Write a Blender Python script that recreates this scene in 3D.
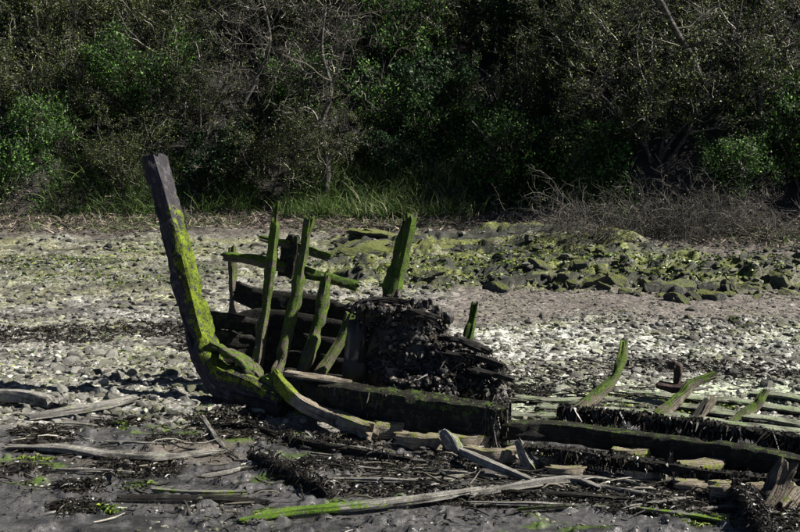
import bpy, math, random
import numpy as np
from mathutils import Vector
for o in list(bpy.data.objects): bpy.data.objects.remove(o)
random.seed(7); RS = np.random.RandomState(7)
SC = bpy.context.scene; COL = SC.collection
# ------------------------------------------------------------------ camera, sky, sun, exposure
H = 2.6; F = 1111.1; TH = math.atan(136/F); CT, ST = math.cos(TH), math.sin(TH)
cam = bpy.data.cameras.new('camera'); camo = bpy.data.objects.new('camera', cam); COL.objects.link(camo)
camo.location = (0, 0, H); camo.rotation_euler = (math.pi/2-TH, 0, 0)
cam.lens = 50; cam.sensor_width = 36; cam.clip_start = .1; cam.clip_end = 2000
SC.camera = camo
SUN_EL, SUN_BEHIND = 41, -7                      # degrees; the sun stands to the right, a little on the camera's side
sv = Vector((math.cos(math.radians(SUN_EL))*math.cos(math.radians(SUN_BEHIND)),
             math.cos(math.radians(SUN_EL))*math.sin(math.radians(SUN_BEHIND)), math.sin(math.radians(SUN_EL))))
w = bpy.data.worlds.new('World'); SC.world = w; w.use_nodes = True
nt = w.node_tree; nt.nodes.clear()
sk = nt.nodes.new('ShaderNodeTexSky'); sk.sky_type = 'NISHITA'; sk.sun_disc = False
sk.sun_elevation = math.radians(SUN_EL); sk.sun_rotation = math.radians(90-SUN_BEHIND)
sk.air_density = .3; sk.dust_density = .2
bg = nt.nodes.new('ShaderNodeBackground'); bg.inputs[1].default_value = .05
wo = nt.nodes.new('ShaderNodeOutputWorld')
nt.links.new(sk.outputs[0], bg.inputs[0]); nt.links.new(bg.outputs[0], wo.inputs[0])
sl = bpy.data.lights.new('sun', 'SUN'); sl.energy = 5; sl.angle = math.radians(.5); sl.color = (1, .95, .87)
so = bpy.data.objects.new('sun', sl); COL.objects.link(so); so.rotation_euler = sv.to_track_quat('Z', 'Y').to_euler(); so.location = (20, 10, 30)
SC.view_settings.view_transform = 'Standard'; SC.view_settings.look = 'None'
SC.view_settings.exposure = 1.25; SC.view_settings.gamma = 1

# ------------------------------------------------------------------ numbers: noise, ground height, pixel -> place
def _h(ix, iy, iz, s):
    n = (ix*374761393 + iy*668265263 + iz*2147483647 + s*974711) & 0xffffffff
    n = ((n ^ (n >> 13))*1274126177) & 0xffffffff
    n = ((n ^ (n >> 16))*2246822519) & 0xffffffff
    return ((n ^ (n >> 15)) & 0xffff)/65535.0
def noise(x, y, z=0.0, s=0):
    x = np.asarray(x, float); y = np.asarray(y, float)+0*x; z = np.asarray(z, float)+0*x
    ix, iy, iz = np.floor(x).astype(np.int64), np.floor(y).astype(np.int64), np.floor(z).astype(np.int64)
    fx, fy, fz = x-ix, y-iy, z-iz
    fx, fy, fz = fx*fx*(3-2*fx), fy*fy*(3-2*fy), fz*fz*(3-2*fz)
    def L(a, b, t): return a+(b-a)*t
    def hh(a, b, c): return _h(ix+a, iy+b, iz+c, s)
    r0 = L(L(hh(0,0,0), hh(1,0,0), fx), L(hh(0,1,0), hh(1,1,0), fx), fy)
    if np.all(z == 0): return r0*2-1
    r1 = L(L(hh(0,0,1), hh(1,0,1), fx), L(hh(0,1,1), hh(1,1,1), fx), fy)
    return L(r0, r1, fz)*2-1
def fbm(x, y, z=0.0, s=0, o=4):
    r = 0; a = 1; t = 0
    for i in range(o):
        k = 2.03**i; r = r+a*noise(np.asarray(x)*k, np.asarray(y)*k, np.asarray(z)*k, s+i*17); t += a; a *= .5
    return r/t
def ss(a, b, x): t = np.clip((x-a)/(b-a), 0, 1); return t*t*(3-2*t)
def foot(x): return 26.3-4.0*ss(3.0, 6.0, x)-.8*ss(-6, -9, x)+.5*noise(np.asarray(x)*.5, 3.3, s=5)
def zones(x, y):
    x = np.asarray(x, float); y = np.asarray(y, float)
    n1 = fbm(x*.8, y*.8, s=11)
    Z = {}
    Z['mud'] = 1-ss(9.5, 10.1, y+n1*.9+.35*ss(0, 3, x)*-1)
    Z['mud'] = np.maximum(Z['mud'], .0)
    Z['litter'] = ss(-4.2, -3.0, y-foot(x)+n1*1.2+1.3*ss(3, 6, x))
    Z['algae'] = ss(16.6, 17.5, y+n1*.9)*(1-Z['litter'])*(.3+.7*ss(-2.2, -.6, x))
    Z['gravel'] = ss(14.2, 15.0, y+n1*.8)*(1-ss(16.8, 17.6, y+n1*.9))*ss(0, 1.2, x+n1*.6)
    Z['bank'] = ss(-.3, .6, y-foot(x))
    return Z
def gz(x, y, fine=True):
    x = np.asarray(x, float); y = np.asarray(y, float)
    f = foot(x)
    z = .05*np.maximum(y-14, 0)*(1-ss(0, 1, y-f))+.05*np.maximum(f-14, 0)*ss(0, 1, y-f)
    z = z+np.where(y > f, np.minimum((y-f)*.84, 15), 0)
    zz = zones(x, y)
    z = z+.05*fbm(x*.5, y*.5, s=21)*np.where(y < 60, 1, 0)*(1-.6*zz['mud'])
    z = z-.10*np.exp(-(((x+1.0)/1.6)**2+((y-9.75)/.3)**2))*(1-0*x)
    # rock ledges: terraced, drawn out sideways
    t = fbm(x*.55+2*fbm(x*.3, y*.3, s=4), y*2.2, s=31)
    t2 = fbm(x*1.6, y*4.5, s=33, o=5)
    z = z+zz['algae']*(.22*np.abs(t)+.12*ss(.0, .06, t)-.08+.16*np.abs(t2)+.06*ss(.1, .16, t2))
    # a low cliff on the right in front of the bank foot
    z = z+.22*ss(17.2, 17.6, y+.5*n_(x))*ss(1.5, 4, x)*(1-ss(0, 1, y-f))
    z = z+zz['bank']*(.5*fbm(x*.6, y*.6, s=41))
    if fine:
        st = (1-zz['mud'])*(1-zz['bank'])
        z = z+st*(1-.6*zz['gravel'])*(.048*fbm(x*5, y*6, s=51, o=4)+.02*fbm(x*2, y*2.4, s=52, o=2))
        m = zz['mud']
        b = fbm(x*6, y*9, s=61, o=4)
        z = z+m*(.008*b+.034*ss(.22, .5, b)+.007*fbm(x*22, y*30, s=62, o=2))
        z = z+zz['litter']*(1-zz['bank'])*.09*fbm(x*3, y*4, s=71)
    return z
def n_(x): return noise(np.asarray(x)*.8, 7.7, s=9)
def ray(px, py):
    a = (px-400)/F; b = (266-py)/F
    return Vector((a, CT+b*ST, -ST+b*CT))
def at(px, py, Y):
    d = ray(px, py); return Vector((0, 0, H))+d*(Y/d.y)
def G(px, py, z=0.0):
    d = ray(px, py); return Vector((0, 0, H))+d*((z-H)/d.z)
def Yg(py): return G(400, py, 0).y
def B_(px, py, pyb): return at(px, py, Yg(pyb))
def GG(px, py, dz=0.0):
    z = 0.0
    for i in range(12):
        p = G(px, py, z+dz); z = .5*z+.5*float(gz(p.x, p.y, False))
    p = G(px, py, z+dz); return Vector((p.x, p.y, float(gz(p.x, p.y))+dz))

# ------------------------------------------------------------------ object helpers
def put(o, label=None, cat=None, group=None, kind=None):
    if label: o['label'] = label
    if cat: o['category'] = cat
    if group: o['group'] = group
    if kind: o['kind'] = kind
    return o
def empty(name, loc, label, cat, group=None):
    o = bpy.data.objects.new(name, None); COL.objects.link(o); o.location = loc; o.empty_display_size = .2
    return put(o, label, cat, group)
def mesh(name, V, faces, mat, attrs=None, uv=None, smooth=True):
    """V (n,3); faces: list of int arrays (m,k)"""
    me = bpy.data.meshes.new(name); V = np.asarray(V, np.float32)
    me.vertices.add(len(V)); me.vertices.foreach_set('co', V.ravel())
    tot = sum(f.size for f in faces); npoly = sum(len(f) for f in faces)
    me.loops.add(tot); me.polygons.add(npoly)
    idx = np.concatenate([f.ravel() for f in faces]).astype(np.int32)
    me.loops.foreach_set('vertex_index', idx)
    cnt = np.concatenate([np.full(len(f), f.shape[1]) for f in faces])
    me.polygons.foreach_set('loop_start', np.concatenate([[0], np.cumsum(cnt)[:-1]]).astype(np.int32))
    me.update(calc_edges=True)
    if smooth is not None: me.polygons.foreach_set('use_smooth', np.full(npoly, bool(smooth)))
    for k, v in (attrs or {}).items():
        if np.ndim(v) == 2:
            a = me.attributes.new(k, 'FLOAT_COLOR', 'POINT'); c = np.ones((len(V), 4), np.float32); c[:, :3] = v; a.data.foreach_set('color', c.ravel())
        else:
            a = me.attributes.new(k, 'FLOAT', 'POINT'); a.data.foreach_set('value', np.asarray(v, np.float32))
    if uv is not None:
        l = me.uv_layers.new(name='UVMap'); l.data.foreach_set('uv', np.asarray(uv, np.float32)[idx].ravel())
    me.materials.append(mat); me.validate()
    return me
def place(name, me, parent=None, loc=None, **kw):
    """me carries world coordinates; its object gets an origin of its own"""
    n = len(me.vertices); co = np.empty(n*3, np.float32); me.vertices.foreach_get('co', co); co = co.reshape(-1, 3)
    c = co.mean(0) if loc is None else np.array(loc, np.float32)
    if loc is None: c[2] = co[:, 2].min()
    me.vertices.foreach_set('co', (co-c).ravel()); me.update()
    o = bpy.data.objects.new(name, me); COL.objects.link(o)
    q = Vector([float(t) for t in c])
    if parent is not None:
        o.parent = parent
        pr = parent
        while pr is not None: q = q-pr.location; pr = pr.parent
    o.location = q
    return put(o, **kw)

# ------------------------------------------------------------------ materials
class N:
    def __init__(s, name):
        s.m = bpy.data.materials.new(name); s.m.use_nodes = True; s.t = s.m.node_tree; s.t.nodes.clear()
        s.out = s.n('OutputMaterial'); s.b = s.n('BsdfPrincipled'); s.l(s.b.outputs[0], s.out.inputs[0])
    def n(s, k, **kw):
        x = s.t.nodes.new('ShaderNode'+k)
        for a, b in kw.items(): setattr(x, a, b)
        return x
    def l(s, a, b): s.t.links.new(a, b)
    def set(s, n, i, v):
        if isinstance(v, (int, float)): n.inputs[i].default_value = v
        elif isinstance(v, tuple): n.inputs[i].default_value = v if len(v) == 4 or n.inputs[i].type == 'VECTOR' else (*v, 1)
        else: s.l(v, n.inputs[i])
    def coord(s, k='Object', scale=(1, 1, 1)):
        c = s.n('TexCoord'); mp = s.n('Mapping'); mp.inputs[3].default_value = scale; s.l(c.outputs[k], mp.inputs[0]); return mp.outputs[0]
    def noise(s, v, scale, detail=4, rough=.6):
        x = s.n('TexNoise'); s.l(v, x.inputs['Vector']); x.inputs['Scale'].default_value = scale; x.inputs['Detail'].default_value = detail; x.inputs['Roughness'].default_value = rough; return x.outputs[0]
    def ramp(s, v, *st):
        x = s.n('ValToRGB'); e = x.color_ramp.elements
        while len(e) < len(st): e.new(.5)
        for k, (p, c) in enumerate(st): e[k].position = p; e[k].color = (c, c, c, 1) if isinstance(c, (int, float)) else (*c, 1)
        s.l(v, x.inputs[0]); return x.outputs[0]
    def mix(s, f, a, b, mode='MIX'):
        x = s.n('Mix', data_type='RGBA', blend_type=mode); s.set(x, 0, f); s.set(x, 6, a); s.set(x, 7, b); return x.outputs[2]
    def math(s, op, a, b=0.0, clamp=False):
        x = s.n('Math', operation=op, use_clamp=clamp); s.set(x, 0, a); s.set(x, 1, b); return x.outputs[0]
    def attr(s, k, out='Fac'):
        x = s.n('Attribute', attribute_name=k); return x.outputs[out]
    def bump(s, h, st, d):
        x = s.n('Bump'); x.inputs['Strength'].default_value = st; x.inputs['Distance'].default_value = d; s.l(h, x.inputs['Height']); s.l(x.outputs[0], s.b.inputs['Normal'])
    def fin(s, col, rough, spec=.5):
        s.set(s.b, 'Base Color', col); s.set(s.b, 'Roughness', rough); s.b.inputs['Specular IOR Level'].default_value = spec; return s.m
# ground: colour and wetness come with the sheet, the nodes add grain
g = N('foreshore_ground'); v = g.coord()
c = g.attr('col', 'Color'); wet = g.attr('wet')
nn = g.noise(v, 30, 5, .7); n2 = g.noise(v, 9, 5, .65)
c0 = c
c = g.mix(1.0, c, g.ramp(nn, (.34, .12), (.5, .9), (.66, 2.1)), 'MULTIPLY')
c = g.mix(.8, c, g.ramp(n2, (.38, .35), (.62, 1.5)), 'MULTIPLY')
c = g.mix(g.math('MULTIPLY', wet, .6, True), c, c0)
g.bump(g.mix(.5, nn, n2), .8, .022)
M_ground = g.fin(c, g.math('SUBTRACT', g.math('ADD', .95, g.math('MULTIPLY', nn, -.25)), g.math('MULTIPLY', wet, .62)), .5)
def wood(name, a, b, moss1=(.10, .16, .006), moss2=(.035, .075, .008), rough=.8, pale=(.36, .33, .28), palef=.35):
    g = N(name); v = g.coord('UV', (1.6, 22, 1)); o = g.coord()
    gr = g.noise(v, 3.2, 6, .7); on = g.noise(o, 14, 4, .65); fn = g.noise(o, 60, 3, .7)
    c = g.mix(g.ramp(gr, (.35, 0), (.65, 1)), a, b)
    c = g.mix(g.math('MULTIPLY', g.ramp(on, (.5, 0), (.68, 1)), palef), c, pale)
    c = g.mix(g.ramp(fn, (.3, .85), (.42, 0)), c, (.015, .012, .01))
    cv = g.coord('UV', (.9, 30, 1)); cr = g.noise(cv, 1.6, 3, .6)
    c = g.mix(g.ramp(cr, (.40, .95), (.47, 0)), c, (.008, .007, .006))
    c = g.mix(g.ramp(g.noise(o, 5, 3, .6), (.52, 0), (.68, .7)), c, (.03, .026, .02))
    mc = g.mix(g.ramp(g.math('ADD', g.math('MULTIPLY', fn, .5), g.math('MULTIPLY', g.noise(o, 7, 4, .7), .5)), (.42, 0), (.6, 1)), moss2, moss1)
    f = g.math('ADD', g.attr('moss'), g.math('MULTIPLY', g.math('SUBTRACT', on, .5), 2.3))
    f = g.math('ADD', f, g.math('MULTIPLY', g.math('SUBTRACT', fn, .5), 1.4)); f = g.math('ADD', f, g.math('MULTIPLY', g.math('SUBTRACT', gr, .5), .8))
    f = g.ramp(f, (.42, 0), (.56, 1))
    c = g.mix(f, c, mc)
    g.bump(g.mix(.35, g.mix(.5, gr, cr), fn), 1, .03)
    return g.fin(c, rough, .2)
M_stem = wood('dark_stem_oak', (.010, .009, .011), (.065, .06, .07), moss1=(.15, .2, .01), moss2=(.02, .035, .003), pale=(.22, .2, .24))
M_rib = wood('mossy_rib_oak', (.04, .032, .025), (.2, .17, .13), moss1=(.10, .16, .015), moss2=(.012, .03, .005), palef=.5)
M_hull = wood('black_wet_oak', (.005, .0045, .004), (.022, .019, .015), moss1=(.05, .08, .01), moss2=(.02, .04, .01), rough=.6, pale=(.13, .13, .12), palef=.3)
M_floor = wood('weathered_floor_oak', (.16, .13, .09), (.36, .31, .24), moss1=(.2, .24, .03), moss2=(.06, .09, .01), pale=(.5, .48, .42), palef=.6)
M_drift = wood('grey_driftwood', (.11, .105, .095), (.36, .345, .31), moss1=(.13, .22, .015), moss2=(.04, .09, .01), pale=(.56, .54, .48), palef=.75)
M_algaewood = wood('algae_filmed_plank', (.12, .12, .09), (.33, .34, .27), moss1=(.16, .24, .09), moss2=(.05, .09, .03), pale=(.55, .58, .5), palef=.9)
def plain(name, stops, rough=.6, spec=.5, sc=12, bump=.6, bd=.02, attrmix=True, trans=0):
    g = N(name); o = g.coord(); on = g.noise(o, sc, 5, .65)
    if attrmix: f = g.math('ADD', g.math('MULTIPLY', g.attr('tint'), .75), g.math('MULTIPLY', on, .25))
    else: f = on
    c = g.ramp(f, *stops)
    if bump: g.bump(on, bump, bd)
    m = g.fin(c, rough, spec)
    if trans:
        tr = g.n('BsdfTranslucent'); g.l(c, tr.inputs[0]); mx = g.n('MixShader'); mx.inputs[0].default_value = trans
        g.l(g.b.outputs[0], mx.inputs[1]); g.l(tr.outputs[0], mx.inputs[2]); g.l(mx.outputs[0], g.out.inputs[0])
    return m
M_weed = plain('black_seaweed', ((.1, (.006, .005, .004)), (.6, (.022, .018, .012)), (.95, (.09, .085, .06))), .42, .4, bump=0)
M_greenweed = plain('green_algae', ((.1, (.01, .022, .003)), (.5, (.05, .09, .008)), (.9, (.19, .24, .025))), .5, .5, bump=0)
M_stone = plain('shore_stone', ((.12, (.03, .028, .025)), (.35, (.11, .105, .09)), (.6, (.24, .24, .2)), (.85, (.5, .5, .46))), .7, .4, 25)
g = N('shore_stone'); o_ = g.coord(); geo = g.n('NewGeometry'); sx = g.n('SeparateXYZ'); g.l(geo.outputs['Normal'], sx.inputs[0])
f = g.math('ADD', g.math('MULTIPLY', g.attr('tint'), .75), g.math('MULTIPLY', g.noise(o_, 30, 5, .65), .25))
c = g.ramp(f, (.12, (.025, .023, .02)), (.4, (.11, .105, .09)), (.66, (.2, .2, .175)), (.88, (.56, .56, .5)))
pos = g.n('Mapping'); g.l(geo.outputs['Position'], pos.inputs[0]); pos.inputs[3].default_value = (.7, 1.5, 1)
fl = g.math('ADD', g.noise(pos.outputs[0], 1.3, 5, .7), g.math('MULTIPLY', sx.outputs[2], .08))
c = g.mix(g.ramp(fl, (.57, 0), (.66, .6)), c, g.mix(f, (.06, .07, .025), (.3, .32, .15)))
dk = g.noise(pos.outputs[0], 2.3, 4, .7); c = g.mix(g.ramp(dk, (.52, 0), (.62, .85)), c, (.022, .021, .018))
g.bump(g.noise(o_, 45, 4, .6), .8, .015); M_stone = g.fin(c, .7, .35)
M_rock = None
g = N('ledge_rock'); o_ = g.coord(); on = g.noise(o_, 5, 6, .7); f2 = g.noise(o_, 28, 4, .7)
geo = g.n('NewGeometry'); sx = g.n('SeparateXYZ'); g.l(geo.outputs['Normal'], sx.inputs[0])
f = g.math('ADD', g.math('MULTIPLY', sx.outputs[2], .55), g.math('MULTIPLY', g.math('SUBTRACT', f2, .5), 1.2)); f = g.math('ADD', f, g.math('MULTIPLY', g.math('SUBTRACT', on, .5), 1.2))
base = g.ramp(on, (.3, (.02, .02, .018)), (.6, (.08, .08, .07)), (.8, (.2, .2, .18)))
c = g.mix(g.ramp(f, (.26, 0), (.4, 1)), base, g.ramp(f2, (.35, (.05, .06, .012)), (.62, (.14, .16, .03))))
g.bump(on, 1, .06); M_rock = g.fin(c, .75, .4)
M_iron = plain('rusted_iron', ((.25, (.02, .014, .012)), (.5, (.03, .018, .014)), (.75, (.11, .045, .028))), .7, .4, 18, attrmix=False, bump=1)
M_crust = plain('barnacle_crust', ((.1, (.006, .005, .004)), (.6, (.018, .015, .012)), (.95, (.25, .22, .18))), .55, .5, 30)
M_bark = plain('grey_bark', ((.38, (.02, .018, .014)), (.65, (.14, .13, .11))), .8, .3, 20, attrmix=False)
M_trunk = plain('pale_bark', ((.42, (.015, .014, .012)), (.55, (.07, .066, .055)), (.7, (.22, .21, .19))), .8, .3, 9, attrmix=False)
M_twig = plain('pale_twig', ((.1, (.012, .011, .008)), (.6, (.018, .016, .012)), (.78, (.13, .12, .09)), (.93, (.62, .59, .5))), .7, .3, bump=0)  # mostly near-black, few bright: thicket shade and sunlit specks put into the colour
M_bramble = plain('dry_bramble', ((.1, (.012, .01, .008)), (.6, (.016, .014, .011)), (.8, (.08, .07, .058)), (.97, (.42, .39, .34))), .7, .3, bump=0)  # dark low end paints shade inside the tangle, bright end its sunlit wires
M_leaf = plain('green_leaf', ((.1, (.004, .012, .003)), (.5, (.014, .045, .007)), (.7, (.06, .15, .02)), (.95, (.17, .3, .06))), .6, .3, bump=0, trans=.25)  # dark half of the ramp paints shaded foliage, bright end sunlit leaves
M_ivy = plain('ivy_leaf', ((.1, (.003, .009, .003)), (.6, (.01, .03, .008)), (.95, (.07, .16, .05))), .6, .3, bump=0, trans=.15)
M_bud = plain('olive_bud_leaf', ((.1, (.006, .009, .003)), (.5, (.014, .022, .005)), (.75, (.09, .13, .025)), (.95, (.34, .38, .1))), .5, .4, bump=0, trans=.25)  # shade of the bank painted into most buds, sunlight into the brightest few
M_grass = plain('bank_grass', ((.05, (.008, .02, .004)), (.45, (.04, .08, .014)), (.7, (.13, .21, .05)), (.95, (.5, .47, .3))), .6, .3, bump=0, trans=.2)
M_litter = plain('dry_litter', ((.1, (.015, .012, .01)), (.5, (.07, .055, .042)), (.95, (.36, .3, .25))), .8, .3, bump=0)

# ------------------------------------------------------------------ shape builders
def catmull(P, step):
    P = [np.array(p, float) for p in P]
    if len(P) == 2: P = [P[0], (P[0]+P[1])/2, P[1]]
    Q = [2*P[0]-P[1]]+P+[2*P[-1]-P[-2]]; out = []; S = []
    for i in range(1, len(Q)-2):
        n = max(2, int(np.linalg.norm(Q[i+1]-Q[i])/step))
        for k in range(n):
            t = k/n
            out.append(.5*((2*Q[i])+(-Q[i-1]+Q[i+1])*t+(2*Q[i-1]-5*Q[i]+4*Q[i+1]-Q[i+2])*t*t+(-Q[i-1]+3*Q[i]-3*Q[i+1]+Q[i+2])*t**3)); S.append(i-1+t)
    out.append(Q[-2]); S.append(len(P)-1)
    return np.array(out), np.array(S)/(len(P)-1)
SEED = [0]
def timber(name, P, wd, ht, mat, parent=None, up=(0, 0, 1), moss=None, rough=.012, groove=.008, jag=(.03, .03), step=.03, K=5, **kw):
    """swept beam: wd across, ht along the reference direction; numbers or (start, ..., end) lists"""
    SEED[0] += 1; sd = SEED[0]
    C, S = catmull(P, step); n = len(C)
    T = np.gradient(C, axis=0); T /= np.linalg.norm(T, axis=1)[:, None]
    U = np.array(up, float); sdv = np.cross(T, U); sdv /= np.linalg.norm(sdv, axis=1)[:, None]; nv = np.cross(sdv, T)
    W = np.interp(S, np.linspace(0, 1, len(wd)), wd) if not isinstance(wd, (int, float)) else np.full(n, wd)
    Hh = np.interp(S, np.linspace(0, 1, len(ht)), ht) if not isinstance(ht, (int, float)) else np.full(n, ht)
    q = []
    for a, b in (((-.5, -.5), (.5, -.5)), ((.5, -.5), (.5, .5)), ((.5, .5), (-.5, .5)), ((-.5, .5), (-.5, -.5))):
        for k in range(K):
            t = (k+.08)/K if k == 0 else k/K
            q.append((a[0]+(b[0]-a[0])*t, a[1]+(b[1]-a[1])*t))
    q = np.array(q); m = len(q)
    r = np.linalg.norm(q, axis=1); q = q*np.where(r > .64, .93, 1)[:, None]
    X = C[:, None]+sdv[:, None]*(q[None, :, 0:1]*W[:, None, None])+nv[:, None]*(q[None, :, 1:2]*Hh[:, None, None])
    O = (X-C[:, None]); O /= np.maximum(np.linalg.norm(O, axis=2), 1e-6)[..., None]
    Ls = np.concatenate([[0], np.cumsum(np.linalg.norm(np.diff(C, axis=0), axis=1))])
    d = rough*fbm(X[..., 0]*9, X[..., 1]*9, X[..., 2]*9, s=sd, o=3)
    d = d+groove*noise(np.arange(m)[None, :]*1.7+0*Ls[:, None], Ls[:, None]*2.5, s=sd+3)
    d = d-rough*1.5*ss(.45, .8, noise(X[..., 0]*5, X[..., 1]*5, X[..., 2]*5, s=sd+9))
    X = X+O*d[..., None]
    for e, sg, jg in ((0, -1, jag[0]), (n-1, 1, jag[1])):
        j = jg*noise(np.arange(m)*1.9, sd*1.3, s=sd)
        for k in range(4):
            i = e+k if e == 0 else e-k
            if 0 <= i < n: X[i] += T[i]*(sg*j*(1-k/4))[:, None]
    V = X.reshape(-1, 3)
    i = np.arange(n-1)[:, None]; j = np.arange(m)[None]; j2 = (j+1) % m
    Fq = np.stack([i*m+j, i*m+j2, (i+1)*m+j2, (i+1)*m+j], -1).reshape(-1, 4)
    V = np.vstack([V, C[0]-T[0]*jag[0]*.2, C[-1]+T[-1]*jag[1]*.2])
    jj = np.arange(m); a = len(V)-2
    F0 = np.stack([np.full(m, a), (jj+1) % m, jj], -1); F1 = np.stack([np.full(m, a+1), (n-1)*m+jj, (n-1)*m+(jj+1) % m], -1)
    uv = np.zeros((len(V), 2)); uv[:-2, 0] = np.repeat(Ls, m); uv[:-2, 1] = np.tile(jj/m, n); uv[-2:] = (Ls[-1], .5)
    mo = np.zeros(len(V))
    if moss is not None:
        t = np.concatenate([np.repeat(S, m), [0, 1]]); on = np.vstack([O.reshape(-1, 3), T[0]*-1, T[-1]])
        mo = moss(t, on) if callable(moss) else np.full(len(V), float(moss))
    me = mesh(name, V, [Fq, F0, F1], mat, {'moss': np.clip(mo, 0, 1)}, uv)
    try: me.set_sharp_from_angle(angle=math.radians(38))
    except Exception: pass
    return place(name, me, parent, **kw)
def tomoss(a, b, lo=0., hi=1.):          # moss grows from a (0) to b (1) along the timber
    return lambda t, n: lo+(hi-lo)*ss(a, b, t)
def topmoss(k=.6): return lambda t, n: k*ss(.2, .7, n[:, 2])
def rnd(n, a=0., b=1.): return RS.uniform(a, b, n)
def ribbons(P, D, L, W, bend, mat, name, tint=None, seg=3, flat=None):
    """many thin blades: P base, D direction, L length, W width, bend = end offset vector"""
    n = len(P); ts = np.linspace(0, 1, seg+1)
    sd = RS.normal(size=(n, 3)) if flat is None else flat
    sd = np.cross(D, sd); sd /= np.maximum(np.linalg.norm(sd, axis=1), 1e-6)[:, None]
    V = []
    for t in ts:
        c = P+D*(L*t)[:, None]+bend*(t*t)
        wv = sd*(W*(1-.85*t)*.5)[:, None]
        V += [c-wv, c+wv]
    V = np.stack(V, 1); k = 2*(seg+1); b = (np.arange(n)*k)[:, None]
    Fs = np.concatenate([np.stack([b[:, 0]+2*i, b[:, 0]+2*i+1, b[:, 0]+2*i+3, b[:, 0]+2*i+2], -1) for i in range(seg)])
    tn = rnd(n) if tint is None else tint
    return mesh(name, V.reshape(-1, 3), [Fs], mat, {'tint': np.repeat(tn, k)})
def leaves(P, size, mat, name, tint=None, asp=.6, upb=.4):
    n = len(P); A = RS.normal(size=(n, 3)); A /= np.linalg.norm(A, axis=1)[:, None]
    Nn = RS.normal(size=(n, 3)); Nn[:, 2] += upb*2; B = np.cross(A, Nn); B /= np.linalg.norm(B, axis=1)[:, None]
    s = (size*rnd(n, .6, 1.3))[:, None]
    V = np.stack([P-A*s*.5, P+B*s*.5*asp, P+A*s*.5, P-B*s*.5*asp], 1).reshape(-1, 3)
    Fq = np.arange(n*4).reshape(-1, 4)
    return mesh(name, V, [Fq], mat, {'tint': np.repeat(rnd(n) if tint is None else tint, 4)}, smooth=False)
def tubes(PL, RL, mat, name, sides=3, tint=None):
    Vs = []; Fs = []; Ts = []; off = 0
    byn = {}
    for p, r in zip(PL, RL): byn.setdefault(len(p), []).append((p, r))
    for n, it in byn.items():
        P = np.array([a for a, _ in it]); R = np.array([b for _, b in it]); k = len(P)
        T = np.gradient(P, axis=1); T /= np.maximum(np.linalg.norm(T, axis=2), 1e-9)[..., None]
        ref = np.array([.31, .52, .79]); A = np.cross(T, ref); A /= np.maximum(np.linalg.norm(A, axis=2), 1e-6)[..., None]; B = np.cross(T, A)
        an = np.arange(sides)*2*np.pi/sides
        X = P[:, :, None]+(A[:, :, None]*np.cos(an)[:, None]+B[:, :, None]*np.sin(an)[:, None])*R[:, :, None, None]
        Vs.append(X.reshape(-1, 3))
        b = off+np.arange(k)[:, None, None]*n*sides; i = np.arange(n-1)[None, :, None]; j = np.arange(sides)[None, None]; j2 = (j+1) % sides
        Fs.append(np.stack([b+i*sides+j, b+i*sides+j2, b+(i+1)*sides+j2, b+(i+1)*sides+j], -1).reshape(-1, 4))
        Ts.append(np.repeat(rnd(k), n*sides)); off += k*n*sides
    return mesh(name, np.vstack(Vs), [np.vstack(Fs)], mat, {'tint': np.concatenate(Ts)})
# stone template
def ico(sub):
    import bmesh
    bm = bmesh.new(); bmesh.ops.create_icosphere(bm, subdivisions=sub, radius=1)
    V = np.array([v.co[:] for v in bm.verts]); Fc = np.array([[v.index for v in f.verts] for f in bm.faces]); bm.free(); return V, Fc
ICO1, ICO2, ICO3 = ico(1), ico(2), ico(3)
def blobs(P, S, mat, name, base=ICO1, flat=.55, tint=None, smooth=False, jit=.28):
    """many angular pebbles in one mesh"""
    V0, F0 = base; n = len(P); m = len(V0)
    J = 1+RS.uniform(-jit, jit, (n, m, 1))
    sc = np.stack([rnd(n, .7, 1.8), rnd(n, .5, 1.1), flat*rnd(n, .5, 1.4)], -1)
    X = V0[None]*J*sc[:, None]
    a = rnd(n, 0, 6.283); ca, sa = np.cos(a)[:, None], np.sin(a)[:, None]
    tl = rnd(n, -.5, .5); ct, st_ = np.cos(tl)[:, None], np.sin(tl)[:, None]
    x, y, z = X[..., 0], X[..., 1], X[..., 2]
    y, z = y*ct-z*st_, y*st_+z*ct
    X = np.stack([x*ca-y*sa, x*sa+y*ca, z], -1)*S[:, None, None]+P[:, None]
    Fc = (F0[None]+(np.arange(n)*m)[:, None, None]).reshape(-1, 3)
    return mesh(name, X.reshape(-1, 3), [Fc], mat, {'tint': np.repeat(rnd(n) if tint is None else tint, m)}, smooth=smooth)
def stone_mesh(sd, mat, base=ICO2, cut=7, flat=.6):
    """one angular stone: a ball clipped by random planes"""
    rs = np.random.RandomState(sd); V, Fc = base; V = V.copy()
    for k in range(cut):
        d = rs.normal(size=3); d /= np.linalg.norm(d); h = rs.uniform(.45, .8)
        t = V@d; V = V-np.outer(np.maximum(t-h, 0), d)
    V *= np.array([rs.uniform(.8, 1.25), rs.uniform(.7, 1.1), flat*rs.uniform(.7, 1.3)])
    V += .05*np.stack([noise(V[:, 0]*4, V[:, 1]*4, V[:, 2]*4, s=sd+i) for i in range(3)], -1)
    return mesh('stone', V, [Fc], mat, {'tint': np.full(len(V), rs.uniform(.15, .85))}, smooth=False)

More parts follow.
